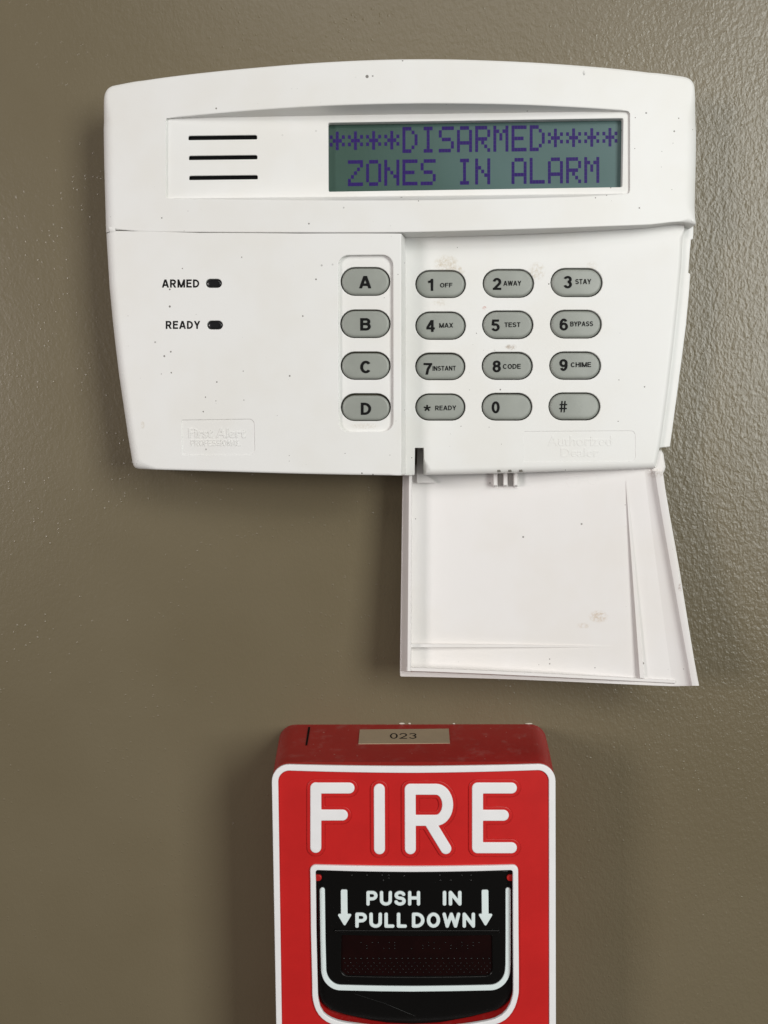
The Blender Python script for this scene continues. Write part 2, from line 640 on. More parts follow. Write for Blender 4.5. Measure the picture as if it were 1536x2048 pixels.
brown = (.40, .28, .11)
SPOTS = [(893, 527, 4.6, 3.2, 20, .55, brown), (915, 540, 3.0, 1.6, 20, .5, brown), (1072, 545, 3.2, 3.6, 17, .45, brown), (1182, 533, 2.2, 1.6, 16, .35, brown),
     (1022, 695, 2.4, 1.2, 18, .75, (.26, .15, .06)), (968, 617, .9, .7, 18, .8, (.5, .1, .05)), (1195, 1232, 3.6, 2.4, 16, .55, (.42, .24, .06)),
     (1165, 1250, 2.6, 1.2, 16, .35, (.42, .26, .09)), (1358, 1173, 1.0, 1.6, 20, .9, (.18, .08, .04)), (880, 605, 3.0, 1.4, 20, .3, brown),
     (1308, 945, 3.4, 2.0, 14, .5, (.30, .24, .16)), (288, 850, .8, 1.4, 20, .5, brown), (730, 852, 5.5, 1.2, 26, .35, brown),
     (1385, 1330, .9, 5, 20, .45, (.32, .26, .18)), (1168, 146, .5, .9, 25, 1., (.05, .05, .05))]
M_WHITE = white_plastic('white_abs_plastic', (.79, .785, .77), .46, SPOTS)
M_DOOR = white_plastic('white_door_plastic', (.79, .765, .755), .46, SPOTS, .35)
M_KEY = plain('grey_rubber', (.30, .315, .285), .42, .5, .07, .12, 1800)
M_KEYMAT = plain('dark_rubber', (.075, .068, .045), .6, .3)
M_INK = plain('black_ink', (.008, .008, .008), .6, .1)
M_HOLE = plain('black_plastic_inside', (.004, .004, .004), .8, .1)
M_LENS = plain('smoked_lens', (.012, .012, .013), .18, .5)
M_LCD_INK = plain('violet_lcd_segment', (.028, .011, .120), .3, .25)

def lcd_mat():
    m, nt, bs = new_mat('lcd_glass')
    co = geo_pos(nt)
    sx = nt.nodes.new('ShaderNodeSeparateXYZ'); nt.links.new(co, sx.inputs[0])
    k = math_(nt, 'ADD', sx.outputs[0], math_(nt, 'MULTIPLY', math_(nt, 'SUBTRACT', noise(nt, co, 30, 2, .5), .5), .07))
    c = mixc(nt, ramp(nt, k, -.02, .085), (.048, .090, .072), (.100, .162, .160))
    nt.links.new(c, bs.inputs['Base Color'])
    inp(bs, Roughness=.25); bs.inputs['Specular IOR Level'].default_value = .4
    return m
M_LCD = lcd_mat()

def red_mat(name, col, rough):
    m, nt, bs = new_mat(name)
    co = geo_pos(nt)
    c = mixc(nt, ramp(nt, noise(nt, co, 60, 3, .6), .3, .7), col, tuple(x * .9 for x in col))
    dust = math_(nt, 'MAXIMUM', specks(nt, co, 330, .13, .10, 1.3), specks(nt, co, 800, .2, .05, 5.3))
    up = nt.nodes.new('ShaderNodeNewGeometry'); s = nt.nodes.new('ShaderNodeSeparateXYZ')
    nt.links.new(up.outputs['Normal'], s.inputs[0])
    lying = ramp(nt, s.outputs[2], .45, .8)                      # dust settles on upward faces
    c = mixc(nt, math_(nt, 'MULTIPLY', math_(nt, 'MULTIPLY', dust, lying), .6), c, (.5, .36, .32))
    film = math_(nt, 'MULTIPLY', math_(nt, 'MULTIPLY', ramp(nt, noise(nt, co, 210, 5, .7), .5, .75), lying), .16)
    c = mixc(nt, film, c, (.45, .34, .30))
    nt.links.new(c, bs.inputs['Base Color'])
    inp(bs, Roughness=rough); bs.inputs['Specular IOR Level'].default_value = .35
    bump(nt, bs, noise(nt, co, 1900, 2, .5), .14, .0001)
    return m
M_RED = red_mat('red_polycarbonate', (.54, .0165, .0155), .40)
M_HOUSING = red_mat('shade_tinted_red_housing', (.36, .013, .012), .45)  # housing red darkened, so part of its shade is put into the colour
M_TRIM = plain('white_trim_paint', (.82, .81, .82), .4, .4, .03)
M_TEXT = plain('pale_raised_lettering', (.72, .80, .80), .4, .4, .03)
M_BLACK = plain('black_handle_plastic', (.0035, .0032, .003), .28, .35, 0, .06, 900)
M_REDGLASS = plain('dark_red_window', (.0085, .0011, .0010), .30, .35, .3, .1, 700)
M_LABEL = plain('tan_label_tape', (.40, .31, .21), .45, .4, .06)
M_SMEAR = plain('dried_white_filler', (.62, .58, .50), .8, .2, .2, .4, 1500)

def wall_mat():
    m, nt, bs = new_mat('taupe_satin_wall_paint')
    co = geo_pos(nt)
    c = mixc(nt, ramp(nt, noise(nt, co, 9, 4, .6), .3, .72), (.165, .136, .085), (.149, .121, .073))
    painted_glints = math_(nt, 'MULTIPLY', specks(nt, co, 210, .07, .03, 2.2), .4)  # pale specks painted into the wall colour as sparkles
    c = mixc(nt, painted_glints, c, (.5, .45, .36))
    nt.links.new(c, bs.inputs['Base Color'])
    # roller stipple, stretched brush drags beside the keypad, broad waves
    st = nt.nodes.new('ShaderNodeMapping'); st.inputs['Scale'].default_value = (1, 1, .75); st.inputs['Rotation'].default_value = (0, R(25), 0)
    nt.links.new(co, st.inputs['Vector'])
    fine = noise(nt, st.outputs[0], 1150, 2, .55, 0)
    peel = noise(nt, st.outputs[0], 560, 3, .55, 0)
    br = nt.nodes.new('ShaderNodeMapping'); br.inputs['Scale'].default_value = (1, 1, .2); br.inputs['Rotation'].default_value = (0, R(12), 0)
    nt.links.new(co, br.inputs['Vector'])
    drag = noise(nt, br.outputs[0], 780, 3, .6, .5)
    s = nt.nodes.new('ShaderNodeSeparateXYZ'); nt.links.new(co, s.inputs[0])
    near = math_(nt, 'MULTIPLY', ramp(nt, s.outputs[0], .085, .11), ramp(nt, s.outputs[0], .16, .12))
    amp = math_(nt, 'ADD', .42, math_(nt, 'MULTIPLY', ramp(nt, s.outputs[0], -.04, .12), .75))
    h = math_(nt, 'ADD', math_(nt, 'MULTIPLY', fine, .5), math_(nt, 'MULTIPLY', peel, .85))
    h = math_(nt, 'MULTIPLY', h, amp)
    h = math_(nt, 'ADD', h, math_(nt, 'MULTIPLY', math_(nt, 'MULTIPLY', drag, near), .35))
    g = nt.nodes.new('ShaderNodeTexVoronoi'); g.feature = 'SMOOTH_F1'; inp(g, Scale=720, Smoothness=.1); nt.links.new(co, g.inputs['Vector'])
    gs = nt.nodes.new('ShaderNodeSeparateColor'); nt.links.new(g.outputs['Color'], gs.inputs[0])
    dome = math_(nt, 'MULTIPLY', ramp(nt, g.outputs['Distance'], .36, .0), math_(nt, 'LESS_THAN', gs.outputs[0], math_(nt, 'MULTIPLY', ramp(nt, noise(nt, co, 30, 3, .6), .42, .68), .30)))
    h = math_(nt, 'ADD', h, math_(nt, 'MULTIPLY', dome, .42))
    h = math_(nt, 'ADD', h, math_(nt, 'MULTIPLY', noise(nt, co, 60, 2, .5), .5))
    inp(bs, Roughness=.30); bs.inputs['Specular IOR Level'].default_value = .5
    bump(nt, bs, h, .40, .0006)
    return m
M_WALL = wall_mat()

# ------------------------------------------------------------------ wall
def box_geo(x0, x1, y0, y1, z0, z1):
    V = [(x, y, z) for z in (z0, z1) for y in (y0, y1) for x in (x0, x1)]
    F = [[4, 5, 7, 6], [1, 0, 2, 3], [0, 1, 5, 4], [3, 2, 6, 7], [2, 0, 4, 6], [1, 3, 7, 5]]
    return V, F
v, f = box_geo(-1100, 1100, -1100, 1100, -90, 0)
mesh_obj('wall', v, f, M_WALL, None, kind='structure', smooth=False)

# ================================================================== alarm keypad
KP = root('alarm_keypad', *P(795, 560, 0), 'white plastic alarm keypad with lit-off display, grey keys and its door hanging open above the red pull station', 'alarm keypad')
KP['label'] = 'white alarm keypad with grey keys, violet text on its display and its door hanging open'
XC = P(797, 400, 28)[0]
def FACE(X, Y): return 28.0 - .00094 * (X - XC) ** 2                # gently arched front
def KEYZ(X, Y): return 20.5 - .045 * (X - 5)                        # flat bed under the door
BEZ = 22.3

# -- upper cover
top = spline([(226, 172), (305, 157.5), (413, 144), (534, 132.5), (638, 124.5), (750, 119), (850, 117.5), (947, 119), (1072, 124.5), (1197, 133.5), (1280, 142), (1362, 153)], 14)
outer = [(212.8, 467.2), (211, 400), (209, 330), (208, 260)] + spline([(208.2, 215), (208.4, 200), (210, 189), (213.6, 181), (219, 175.5), (226, 172)], 3)[:-1] + top + \
        spline([(1362, 153), (1373, 155.6), (1382, 161), (1387.2, 169.5), (1389.2, 181), (1389.8, 195)], 3)[1:] + [(1391.5, 269), (1390.5, 340), (1389, 400), (1387.3, 449), (1386, 453)] + \
        spline([(1370, 449), (1355, 447.6), (1335, 448), (1300, 449.8), (1200, 453.5), (1100, 457), (950, 461.5), (803, 465), (600, 465.4), (400, 464.6), (235, 463.4)], 14)
rec_top = spline([(333, 236.5), (445, 226), (560, 217), (680, 210.5), (820, 207), (940, 207.3), (1040, 209.5), (1120, 213), (1190, 217), (1252, 221.5)], 14)
rec_bot = spline([(1258, 386), (1190, 390.5), (1120, 393.5), (940, 398.2), (820, 399.6), (680, 400), (560, 399.3), (445, 398), (334, 396.6)], 14)
hole = rec_top + [(1257, 223), (1260, 227)] + [(1260, 380)] + rec_bot + [(331.5, 393), (331.5, 240)]
def rim_y(px, upper):
    k = (px - 332) / (1259 - 332)
    return 237 + k * (222.5 - 237) if upper else 396 + k * (385 - 396)
def side_bev(X): return .35 + 3.6 * min(1, max(0, (abs(X - XC) - 79) / 9)) ** 1.5
YCR = P(210, 178, 20)[1]
def corner_bev(X, Y): return lerp(min(1.3, side_bev(X)), side_bev(X), min(1, max(0, (YCR - Y) / 9)))
def EDGE(X, Y): return FACE(X, Y) - .7 * corner_bev(X, Y)                # where the rounded sides turn out of sight
Lo = PL(outer, EDGE); Lh = PL(hole, FACE)
yl, yr = P(213, 466, FACE)[1], P(1386, 453, FACE)[1]
ytl = P(209, 189, FACE)[1]
def cover_bev(X, Y):
    if abs(X - XC) < 76 and P(600, 425, 25)[1] < Y < P(600, 190, 25)[1]: return .5 if abs(X - XC) < 71 else .12
    if Y > yl + 7: return max(1.0, corner_bev(X, Y))
    if X < -89: return side_bev(X)
    if abs(X - XC) > 90: return side_bev(X) * min(1, .25 + max(0, Y - yr) / 9)
    return .35
def cover_back(li, X, Y, zb):
    if li == 0: return (X, Y, 1.5)
    Xp = X * (D - (BEZ - .5)) / (D - FACE(X, Y)) if False else X
    # pull the recess wall in to the rim of the flat panel
    dz = FACE(X, Y) - BEZ
    px_ = 768 + X * FPX / (D - BEZ)
    up = Y > P(768, 310, BEZ)[1]
    t = P(px_, rim_y(px_, up), BEZ)[1]
    return (X, t if abs(X - XC) < 72.5 else Y, BEZ - .5)
slab('upper_cover', [Lo, Lh], FACE, [1.5, BEZ], M_WHITE, KP, bev=cover_bev, seg=6, squash=.7, dirfn=lambda x, y, dx, dy: (1., 0.) if x < -89 and y < yl + 1 else (dx, dy), grid=3.2, backfn=cover_back)

# -- flat panel with speaker slots and display window
bez = [(322, 226), (1272, 212), (1272, 396), (322, 408)]
slots = [(376.5, 514, 271, 279.4), (377.5, 514.6, 311, 319.2), (378, 515.4, 351, 359.2)]
def slot_loop(x0, x1, y0, y1):
    return rounded([(x0, y0 + .6, 3.5), (x1, y0 - 1.0, 3.5), (x1, y1 - 1.0, 2), (x0, y1 + .6, 2)], 4)
lcd_win = rounded([(656.5, 245.5, 3), (1246.5, 236.5, 3), (1244.5, 374, 3), (657, 383.2, 3)], 4)
slab('display_panel', [PL(bez, BEZ)] + [PL(slot_loop(*s), BEZ) for s in slots] + [PL(lcd_win, BEZ)], BEZ, [BEZ - 2.] + [BEZ - .5] * 3 + [BEZ - 2.], M_WHITE, KP, bev=.22, seg=3)
for s in slots:
    v, f = slab_geo([PL([(s[0] - 4, s[2] - 4), (s[1] + 4, s[2] - 4), (s[1] + 4, s[3] + 4), (s[0] - 4, s[3] + 4)], BEZ - .9)], BEZ - .9, BEZ - 3)
    mesh_obj('speaker_slot', v, f, M_HOLE, KP)

# -- display
LZ = 20.1
disp = slab('display', [PL([(640, 230), (1262, 220), (1262, 388), (640, 398)], LZ)], LZ, LZ - 1.5, M_LCD, KP)
F57 = {'*': '00000 00100 10101 01110 10101 00100 00000', 'D': '11100 10010 10001 10001 10001 10010 11100', 'I': '01110 00100 00100 00100 00100 00100 01110',
       'S': '01111 10000 10000 01110 00001 00001 11110', 'A': '01110 10001 10001 10001 11111 10001 10001', 'R': '11110 10001 10001 11110 10100 10010 10001',
       'M': '10001 11011 10101 10101 10001 10001 10001', 'E': '11111 10000 10000 11110 10000 10000 11111', 'Z': '11111 00001 00010 00100 01000 10000 11111',
       'O': '01110 10001 10001 10001 10001 10001 01110', 'N': '10001 10001 11001 10101 10011 10001 10001', 'L': '10000 10000 10000 10000 10000 10000 11111'}
for row, (txt, y0) in enumerate((('****DISARMED****', 256.0), (' ZONES IN ALARM ', 321.0))):
    for c, ch in enumerate(txt):
        if ch == ' ': continue
        V, F = [], []
        for j, bits in enumerate(F57[ch].split()):
            for i, b in enumerate(bits):
                if b == '0': continue
                x = 659.5 + (c * 6 + i) * 6.06
                y = y0 - (x - 659) * .0135 + j * 7.45
                q = [P(xx, yy, LZ + .03) for xx, yy in ((x, y + 7.2), (x + 5.8, y + 7.2), (x + 5.8, y), (x, y))]
                s = len(V); V += [(a, b2, LZ + .03) for a, b2 in q]; F.append([s, s + 1, s + 2, s + 3])
        mesh_obj('display_character', V, F, M_LCD_INK, disp, smooth=False)

# -- left panel with indicators, letter keys and badge
left = [(213, 468.5), (216, 520), (219.6, 577.5), (225.5, 640), (232, 698), (239, 755), (246.7, 807), (256, 870), (265, 924), (267.5, 932), (271, 936), (278, 938)] + \
       spline([(388, 941.5), (500, 944.8), (597, 947.5), (700, 949.6), (801, 951)], 14) + [(803, 949), (803, 700), (803, 467.3), (600, 467.2), (400, 466), (235, 464)]
leds = [(411.5, 443.5, 557.8, 575.4), (414, 445.5, 641.3, 658.8)]
tray = rounded([(676.5, 510.5, 21), (786, 509.5, 21), (786.5, 863, 21), (677.5, 863.5, 21)], 7)
badge = rounded([(363, 840.5, 3), (508, 838.5, 10), (509.5, 909.5, 10), (365, 909.5, 3)], 5)
XE = P(803, 700, 28)[0]
yb = P(500, 940, 26)[1]
yt5 = P(300, 470, 24)[1]
ybd0, ybd1 = P(400, 920, 24)[1], P(400, 830, 24)[1]
def left_k(X, Y):
    xl = lerp(P(265, 924, 19)[0], P(213, 470, 19)[0], min(1, max(0, (Y - yb) / (yt5 - yb))))
    return min(1, max(0, 1 - (X - xl - 1.5) / 7))
def LEDGE_(X, Y): return FACE(X, Y) - .7 * (.5 + 2.8 * left_k(X, Y))
def left_bev(X, Y):
    if X > XE - .6: return .45
    if X < -88.5: return 3.5
    if -66.5 < X < -38 and ybd0 < Y < ybd1: return .3
    if X < -60 and Y < yt5: return .8 + 2.8 * left_k(X, Y)
    if Y < yb + 2.5 and X < XE - 2: return .8
    return .3
def left_back(li, X, Y, zb):
    if li == 0:
        if X > XE - .6: return (X + 2.3, Y, 17.)
        return (X, Y, 1.5)
    return (X, Y, FACE(X, Y) - zb)
slab('indicator_panel', [PL(left, LEDGE_)] + [PL(stadium(*s), FACE) for s in leds] + [PL(tray, FACE), PL(badge, FACE)], FACE, [1.5, 2.2, 2.2, 1.6, .5],
     M_WHITE, KP, bev=left_bev, seg=6, squash=.7, dirfn=lambda x, y, dx, dy: (1., 0.) if x < -88.5 and y > yt5 - 1 else (dx, dy), grid=3.2, backfn=left_back)
for s in leds:
    z = (lambda X, Y: FACE(X, Y) - .35)
    slab('indicator_lens', [PL(stadium(s[0] + 1.2, s[1] - 1.2, s[2] + 1.2, s[3] - 1.2), z)], z, 15., M_LENS, KP, bev=.5, seg=3)
v, f = text_geo('ARMED', (324, 398.5, 558.8, 575.2), FACE, .03, t=.205)
mesh_obj('lettering', v, f, M_INK, KP, label='printed word ARMED', smooth=False)
v, f = text_geo('READY', (331.5, 400, 641.8, 657.8), FACE, .03, t=.205)
mesh_obj('lettering', v, f, M_INK, KP, label='printed word READY', smooth=False)

def bfont_geo(s, box, surf, lift, depth=.2, offset=.012):
    cu = bpy.data.curves.new('t', 'FONT'); cu.body = s; cu.offset = offset; cu.resolution_u = 3
    o = bpy.data.objects.new('t', cu); COL.objects.link(o)
    dg = bpy.context.evaluated_depsgraph_get()
    me = o.evaluated_get(dg).to_mesh()
    vs = [tuple(q.co) for q in me.vertices]; fs = [list(p.vertices) for p in me.polygons]
    o.evaluated_get(dg).to_mesh_clear()
    bpy.data.objects.remove(o); bpy.data.curves.remove(cu)
    a = np.array(vs); mn, mx = a.min(0), a.max(0)
    zt = (lambda X, Y: surf(X, Y) + lift)
    T = []
    for x, y, _ in vs:
        px = box[0] + (x - mn[0]) / (mx[0] - mn[0]) * (box[1] - box[0])
        py = box[3] - (y - mn[1]) / (mx[1] - mn[1]) * (box[3] - box[2])
        X, Y = P(px, py, zt); T.append((X, Y, zt(X, Y)))
    n = len(T)
    cnt = {}
    for q in fs:
        for i in range(len(q)):
            cnt[(q[i], q[(i + 1) % len(q)])] = 1
    V = T + [(X, Y, Z - depth) for X, Y, Z in T]
    F = list(fs)
    for (i, j) in cnt:
        if (j, i) not in cnt: F.append([i, i + n, j + n, j])
    return V, F

zb_ = (lambda X, Y: FACE(X, Y) - .22)
bd = slab('badge', [PL([(358, 835), (514, 833), (515, 915), (360, 915)], zb_)], zb_, (lambda X, Y: FACE(X, Y) - 1.), M_WHITE, KP, grid=3.2)
v, f = join_geo([bfont_geo('First Alert', (377, 491, 856.5, 876), zb_, .19), text_geo('PROFESSIONAL', (381, 480, 879.5, 892), zb_, .16, t=.16, depth=.3)])
mesh_obj('embossed_lettering', v, f, M_WHITE, bd, smooth=False)

TRAY = (lambda X, Y: FACE(X, Y) - 1.3)
abc = [('A', 681, 780.6, 534, 591.5), ('B', 680.2, 781.2, 619, 676), ('C', 681, 781.4, 703, 759.5), ('D', 681.4, 781.8, 786.5, 842)]
slab('key_tray', [PL([(668, 502), (795, 501), (795, 871), (669, 872)], TRAY)] + [PL(stadium(*k[1:]), TRAY) for k in abc], TRAY, [24.] + [22.5] * 4, M_WHITE, KP, bev=.2, seg=2, grid=3.2)

# -- bed, flange and number keys under the door
flange = [(1340, 440), (1388, 440), (1386.8, 477.5), (1382.5, 479.5), (1380.6, 500), (1377.3, 545), (1381, 547.5), (1379, 580), (1372.5, 650), (1363, 725), (1353, 800), (1345, 860), (1340.3, 893.5),
          (1319, 895.8), (1300, 897), (1290, 700)]
FLZ = (lambda X, Y: KEYZ(X, Y) - 2.4)
slab('side_flange', [PL(flange, FLZ)], FLZ, 1.5, M_WHITE, KP, bev=.35, seg=3, grid=3.2)

num = [('1', 830.5, 932, 540, 596), ('2', 965.3, 1068.5, 538, 595.5), ('3', 1101, 1205.6, 536, 594), ('4', 830.5, 932, 623, 679.5), ('5', 964.2, 1067, 621, 678.2), ('6', 1100, 1204, 619.7, 677),
       ('7', 830.3, 931, 705.2, 760.3), ('8', 963.4, 1066, 703.7, 759.7), ('9', 1098.6, 1202.5, 703, 759.5), ('*', 830.3, 931, 787, 841.2), ('0', 963, 1065, 785.8, 841.2), ('#', 1097, 1201, 785, 840.8)]
bed = [(792, 452), (1366, 440), (1369.5, 457), (1366, 530), (1359.5, 600), (1350, 690), (1338, 790), (1326, 876), (1319, 915), (1314, 936.5)] + \
      spline([(1310, 937.5), (1200, 940.8), (1060, 945.3), (980, 947.8), (848.5, 950.8)], 14) + [(848, 920), (847.5, 896), (830, 896), (829.5, 930), (829, 950), (815, 951), (792, 951)]
dealer = rounded([(1048, 863.5, 3), (1270, 862, 9), (1270.5, 921.5, 9), (1048, 923, 3)], 5)
yk = P(1000, 940, 18)[1]
def bed_bev(X, Y):
    if Y < yk + 1.5 and X > P(846, 940, 20)[0]: return 2.2
    if X > P(1308, 900, 16)[0] and Y < P(1000, 470, 17)[1]: return 2.0
    return .25
def bed_back(li, X, Y, zb):
    return (X, Y, (KEYZ(X, Y) - zb))
slab('key_bed', [PL(bed, KEYZ)] + [PL(stadium(*k[1:]), KEYZ) for k in num] + [PL(dealer, KEYZ)], KEYZ, [6.5] + [2.6] * 12 + [.5], M_WHITE, KP, bev=bed_bev, seg=5, grid=3.2, backfn=bed_back)
zd_ = (lambda X, Y: KEYZ(X, Y) - .13)
db = slab('badge', [PL([(1042, 857), (1277, 855), (1277, 928), (1042, 930)], zd_)], zd_, (lambda X, Y: KEYZ(X, Y) - 1.), M_WHITE, KP, grid=3.2)
v, f = join_geo([bfont_geo('Authorized', (1096, 1224, 871, 892), zd_, .10), bfont_geo('Dealer', (1122, 1198, 896, 914), zd_, .10)])
mesh_obj('embossed_lettering', v, f, M_WHITE, db, smooth=False)
mz = (lambda X, Y: KEYZ(X, Y) - 2.9)
slab('rubber_mat', [PL([(822, 528), (1216, 524), (1214, 852), (822, 854)], mz)], mz, 14., M_KEYMAT, KP, grid=6)
mt = (lambda X, Y: FACE(X, Y) - 3.4)
slab('rubber_mat', [PL([(672, 524), (789, 523), (789, 852), (672, 852)], mt)], mt, 20., M_KEYMAT, KP, grid=6)

def zx(x): return 640 + x / 2.56
def zy(y): return 490 + y / 2.56
legend = {'A': [('A', 201, 262, 158, 222)], 'B': [('B', 206, 260, 374, 438)], 'C': [('C', 206, 263, 592, 657)], 'D': [('D', 209, 262, 807, 870)],
          '1': [('1', 552, 580, 173, 235), ('OFF', 615, 678, 194, 217)], '2': [('2', 885, 928, 168, 230), ('AWAY', 940, 1030, 183, 208)],
          '3': [('3', 1247, 1290, 158, 222), ('STAY', 1308, 1388, 174, 200)], '4': [('4', 545, 588, 384, 445), ('MAX', 611, 681, 399, 423)],
          '5': [('5', 878, 920, 381, 442), ('TEST', 945, 1026, 396, 420)], '6': [('6', 1227, 1270, 376, 438), ('BYPASS', 1282, 1398, 391, 416)],
          '7': [('7', 530, 574, 604, 664), ('INSTANT', 577, 695, 619, 643)], '8': [('8', 884, 926, 591, 652), ('CODE', 937, 1028, 609, 634)],
          '9': [('9', 1226, 1268, 584, 645), ('CHIME', 1285, 1388, 600, 625)], '*': [('*', 531, 566, 818, 852), ('READY', 590, 697, 822, 846)],
          '0': [('0', 879, 920, 800, 862)], '#': [('#', 1224, 1266, 798, 857)]}
random.seed(4)
for name, x0, x1, y0, y1 in abc + num:
    base = TRAY if name in 'ABCD' else KEYZ
    low = {'C': .15, 'D': .4, '7': .2, '*': .1, '0': .3}.get(name, 0)          # a few sit a little deeper or lower
    up = .75 - low
    kc = P((x0 + x1) / 2, (y0 + y1) / 2, base); tx, ty = random.uniform(-.022, .022), random.uniform(-.022, .022)
    kz = (lambda X, Y, b=base, u=up, c=kc, tx=tx, ty=ty: b(X, Y) + u + tx * (X - c[0]) + ty * (Y - c[1]) - .006 * (X - c[0]) ** 2 - .014 * (Y - c[1]) ** 2)
    dy = {'C': 1.2, 'D': 2.2, '7': 1.0, '8': .8, '0': .8}.get(name, .3)
    m = 2.4
    words = ' '.join(l[0] for l in legend[name])
    k = slab('key', [PL(stadium(x0 + m, x1 - m, y0 + m * .8 + dy, y1 - m * .8 + dy * .3), kz)], kz, (lambda X, Y, b=base: b(X, Y) - 2.8), M_KEY, KP, bev=.75, seg=5, grid=3.,
             label='grey key marked ' + words.replace('*', 'star').replace('#', 'hash'))
    for s, a, b, c, d in legend[name]:
        big = len(s) == 1
        v, f = text_geo(s, (zx(a), zx(b), zy(c), zy(d)), kz, .03, t=(.20 if s in 'ABCD' else .185 if s not in '*#' else (.22 if s == '*' else .115)) if big else .165, track=.13, slope=0 if big else -.012)
        mesh_obj('legend', v, f, M_INK, k, smooth=False)

# -- back box on the wall
slab('back_box', [PL([(262, 220), (1340, 205), (1330, 470), (1290, 880), (318, 890)], 6)], 12., 0., M_WHITE, KP, bev=.5, seg=2)

# -- door hanging open from the lower edge
YT, YB = P(1000, 935, 10)[1], P(1000, 1360, 16)[1]
def DZ(X, Y):                                                       # inner floor of the door: leans out, curls towards its right side
    k = (YT - Y) / (YT - YB)
    return 8.5 + 7.5 * k + .00085 * max(0, X - 8) ** 2
def RIM(X, Y):
    k = (YT - Y) / (YT - YB)
    return 14.6 + 7.5 * k
plate = [(806, 930), (804.5, 1000), (801, 1250), (799.8, 1347), (800.5, 1352.5), (803, 1353.6)] + \
        spline([(900, 1355.6), (1020, 1359.2), (1150, 1364.6), (1260, 1369.6), (1322, 1372.3), (1357, 1373), (1385, 1372)], 14) + [(1396, 1370), (1394, 1350), (1379, 1260), (1358, 1130), (1340, 1030), (1328, 960), (1322, 925)]
door = slab('flip_door', [PL(plate, DZ)], DZ, (lambda X, Y: DZ(X, Y) - 1.3), M_DOOR, KP, bev=.3, seg=2, grid=3.4, label='hinged door hanging open, seen from inside')
def wall_strip(name, rows, zs=None):
    """rows: list of cross-sections, each a list of (px, py, surface)"""
    secs = []
    for sec in rows:
        s = []
        for px, py, sf in sec:
            X, Y = P(px, py, sf); s.append((X, Y, sf(X, Y)))
        secs.append(s)
    v, f = loft_geo(secs)
    return fix_normals(mesh_obj(name, v, f, M_DOOR, door, sharp=40))
LOW = lambda X, Y: DZ(X, Y) - .6
OUT = lambda X, Y: DZ(X, Y) - .9
def lerp(a, b, k): return a + (b - a) * k
rows = []
for k in np.linspace(0, 1, 14):
    y = lerp(930, 1342.5, k); xo = lerp(805.5, 800.3, k); xr = lerp(817.5, 814, k); xi = lerp(823.5, 821.5, k)
    rows.append([(xo, y, OUT), (lerp(xo, xr, .55), y, lambda X, Y: lerp(DZ(X, Y), RIM(X, Y), .45)), (xr, y, lambda X, Y: RIM(X, Y) - .25), (xr + .9, y, RIM), (xi - .9, y, RIM), (xi, y, lambda X, Y: RIM(X, Y) - .25), (xi + 1.5, y, LOW)])
wall_strip('side_wall', rows)
rows = []
for k in np.linspace(0, 1, 16):
    x = lerp(813, 1350, k); y0 = lerp(1334.6, 1360.3, k ** 1.15); y1 = lerp(1342.3, 1366.8, k ** 1.15)
    h = lerp(1.0, .12, k)
    T_ = lambda X, Y, h=h: max(RIM(X, Y) - .4, DZ(X, Y) + .8)
    rows.append([(x, y0 - .8, LOW), (x, y0, lambda X, Y, T_=T_: T_(X, Y) - .2), (x, y0 + .8, T_), (x, y1 - .8, T_), (x, y1, lambda X, Y, T_=T_: T_(X, Y) - .2), (x, y1 + 1.5, LOW)])
wall_strip('side_wall', rows)
rows = []
for k in np.linspace(0, 1, 18):
    y = lerp(942, 1371.5, k); e = k ** 1.04
    xi = lerp(1309.5, 1384, e); xo = lerp(1325.5, 1398.2, e) - 2.2 * math.sin(k * math.pi); w0 = lerp(22, 42, k)
    ht = lambda a: (lambda X, Y: lerp(DZ(X, Y), max(RIM(X, Y), DZ(X, Y) + 2.2), a))
    rows.append([(xi - w0, y, lambda X, Y: DZ(X, Y) - .05), (xi - w0 * .6, y, ht(.10)), (xi - w0 * .3, y, ht(.32)), (xi - w0 * .08, y, ht(.66)), (xi, y, ht(1.)), (xi + .8, y, ht(1.03)), (xo - .8, y, ht(1.03)), (xo, y, ht(.97)), (xo - 1.5, y, OUT)])
wall_strip('side_wall', rows)
rows = []
for k in np.linspace(0, 1, 12):                                    # horizontal rib, runs out where the floor rises
    x = lerp(821, 1226, k); y0 = lerp(1288, 1291.5, k); y1 = lerp(1294.5, 1294.2, k)
    T_ = lambda X, Y: DZ(X, Y) + max(.04, (1 - (X - 8) / 66) * 2.6)
    rows.append([(x, y0 - .3, LOW), (x, y0, T_), (x, y1, T_), (x, y1 + .3, LOW)])
wall_strip('rib', rows)
rows = []
for k in np.linspace(0, 1, 12):                                    # vertical rib beside the right side wall
    y = lerp(962, 1356, k); x0 = lerp(1251.5, 1280, k); x1 = lerp(1253.2, 1288.5, k)
    T_ = lambda X, Y, k=k: DZ(X, Y) + lerp(.1, 1.7, k ** .7)
    rows.append([(x0 - .3, y, LOW), (x0, y, T_), (x1, y, T_), (x1 + .3, y, LOW)])
wall_strip('rib', rows)
for x in (985.5, 1005.8, 1026.5):                                  # three short stiffeners under the hinge
    T_ = lambda X, Y: DZ(X, Y) + 3.2
    rows = []
    for y in (925, 950, 970, 974, 976):
        q = T_ if y < 972 else (lambda X, Y: DZ(X, Y) + (2.4 if y < 975 else .3))
        rows.append([(x - 1, y, LOW), (x + 2.2, y, q), (x + 8, y, q), (x + 11, y, LOW)])
    wall_strip('stiffener', rows)
ARM = lambda X, Y: DZ(X, Y) + 2.0
v, f = px_slab_geo([rounded([(833.6, 886), (852, 886), (852, 948, 6), (874, 966), (833.6, 966)], 4)], DZ, 2.0, 5., bev=.25)
mesh_obj('hinge_arm', v, f, M_DOOR, door, weighted=True)
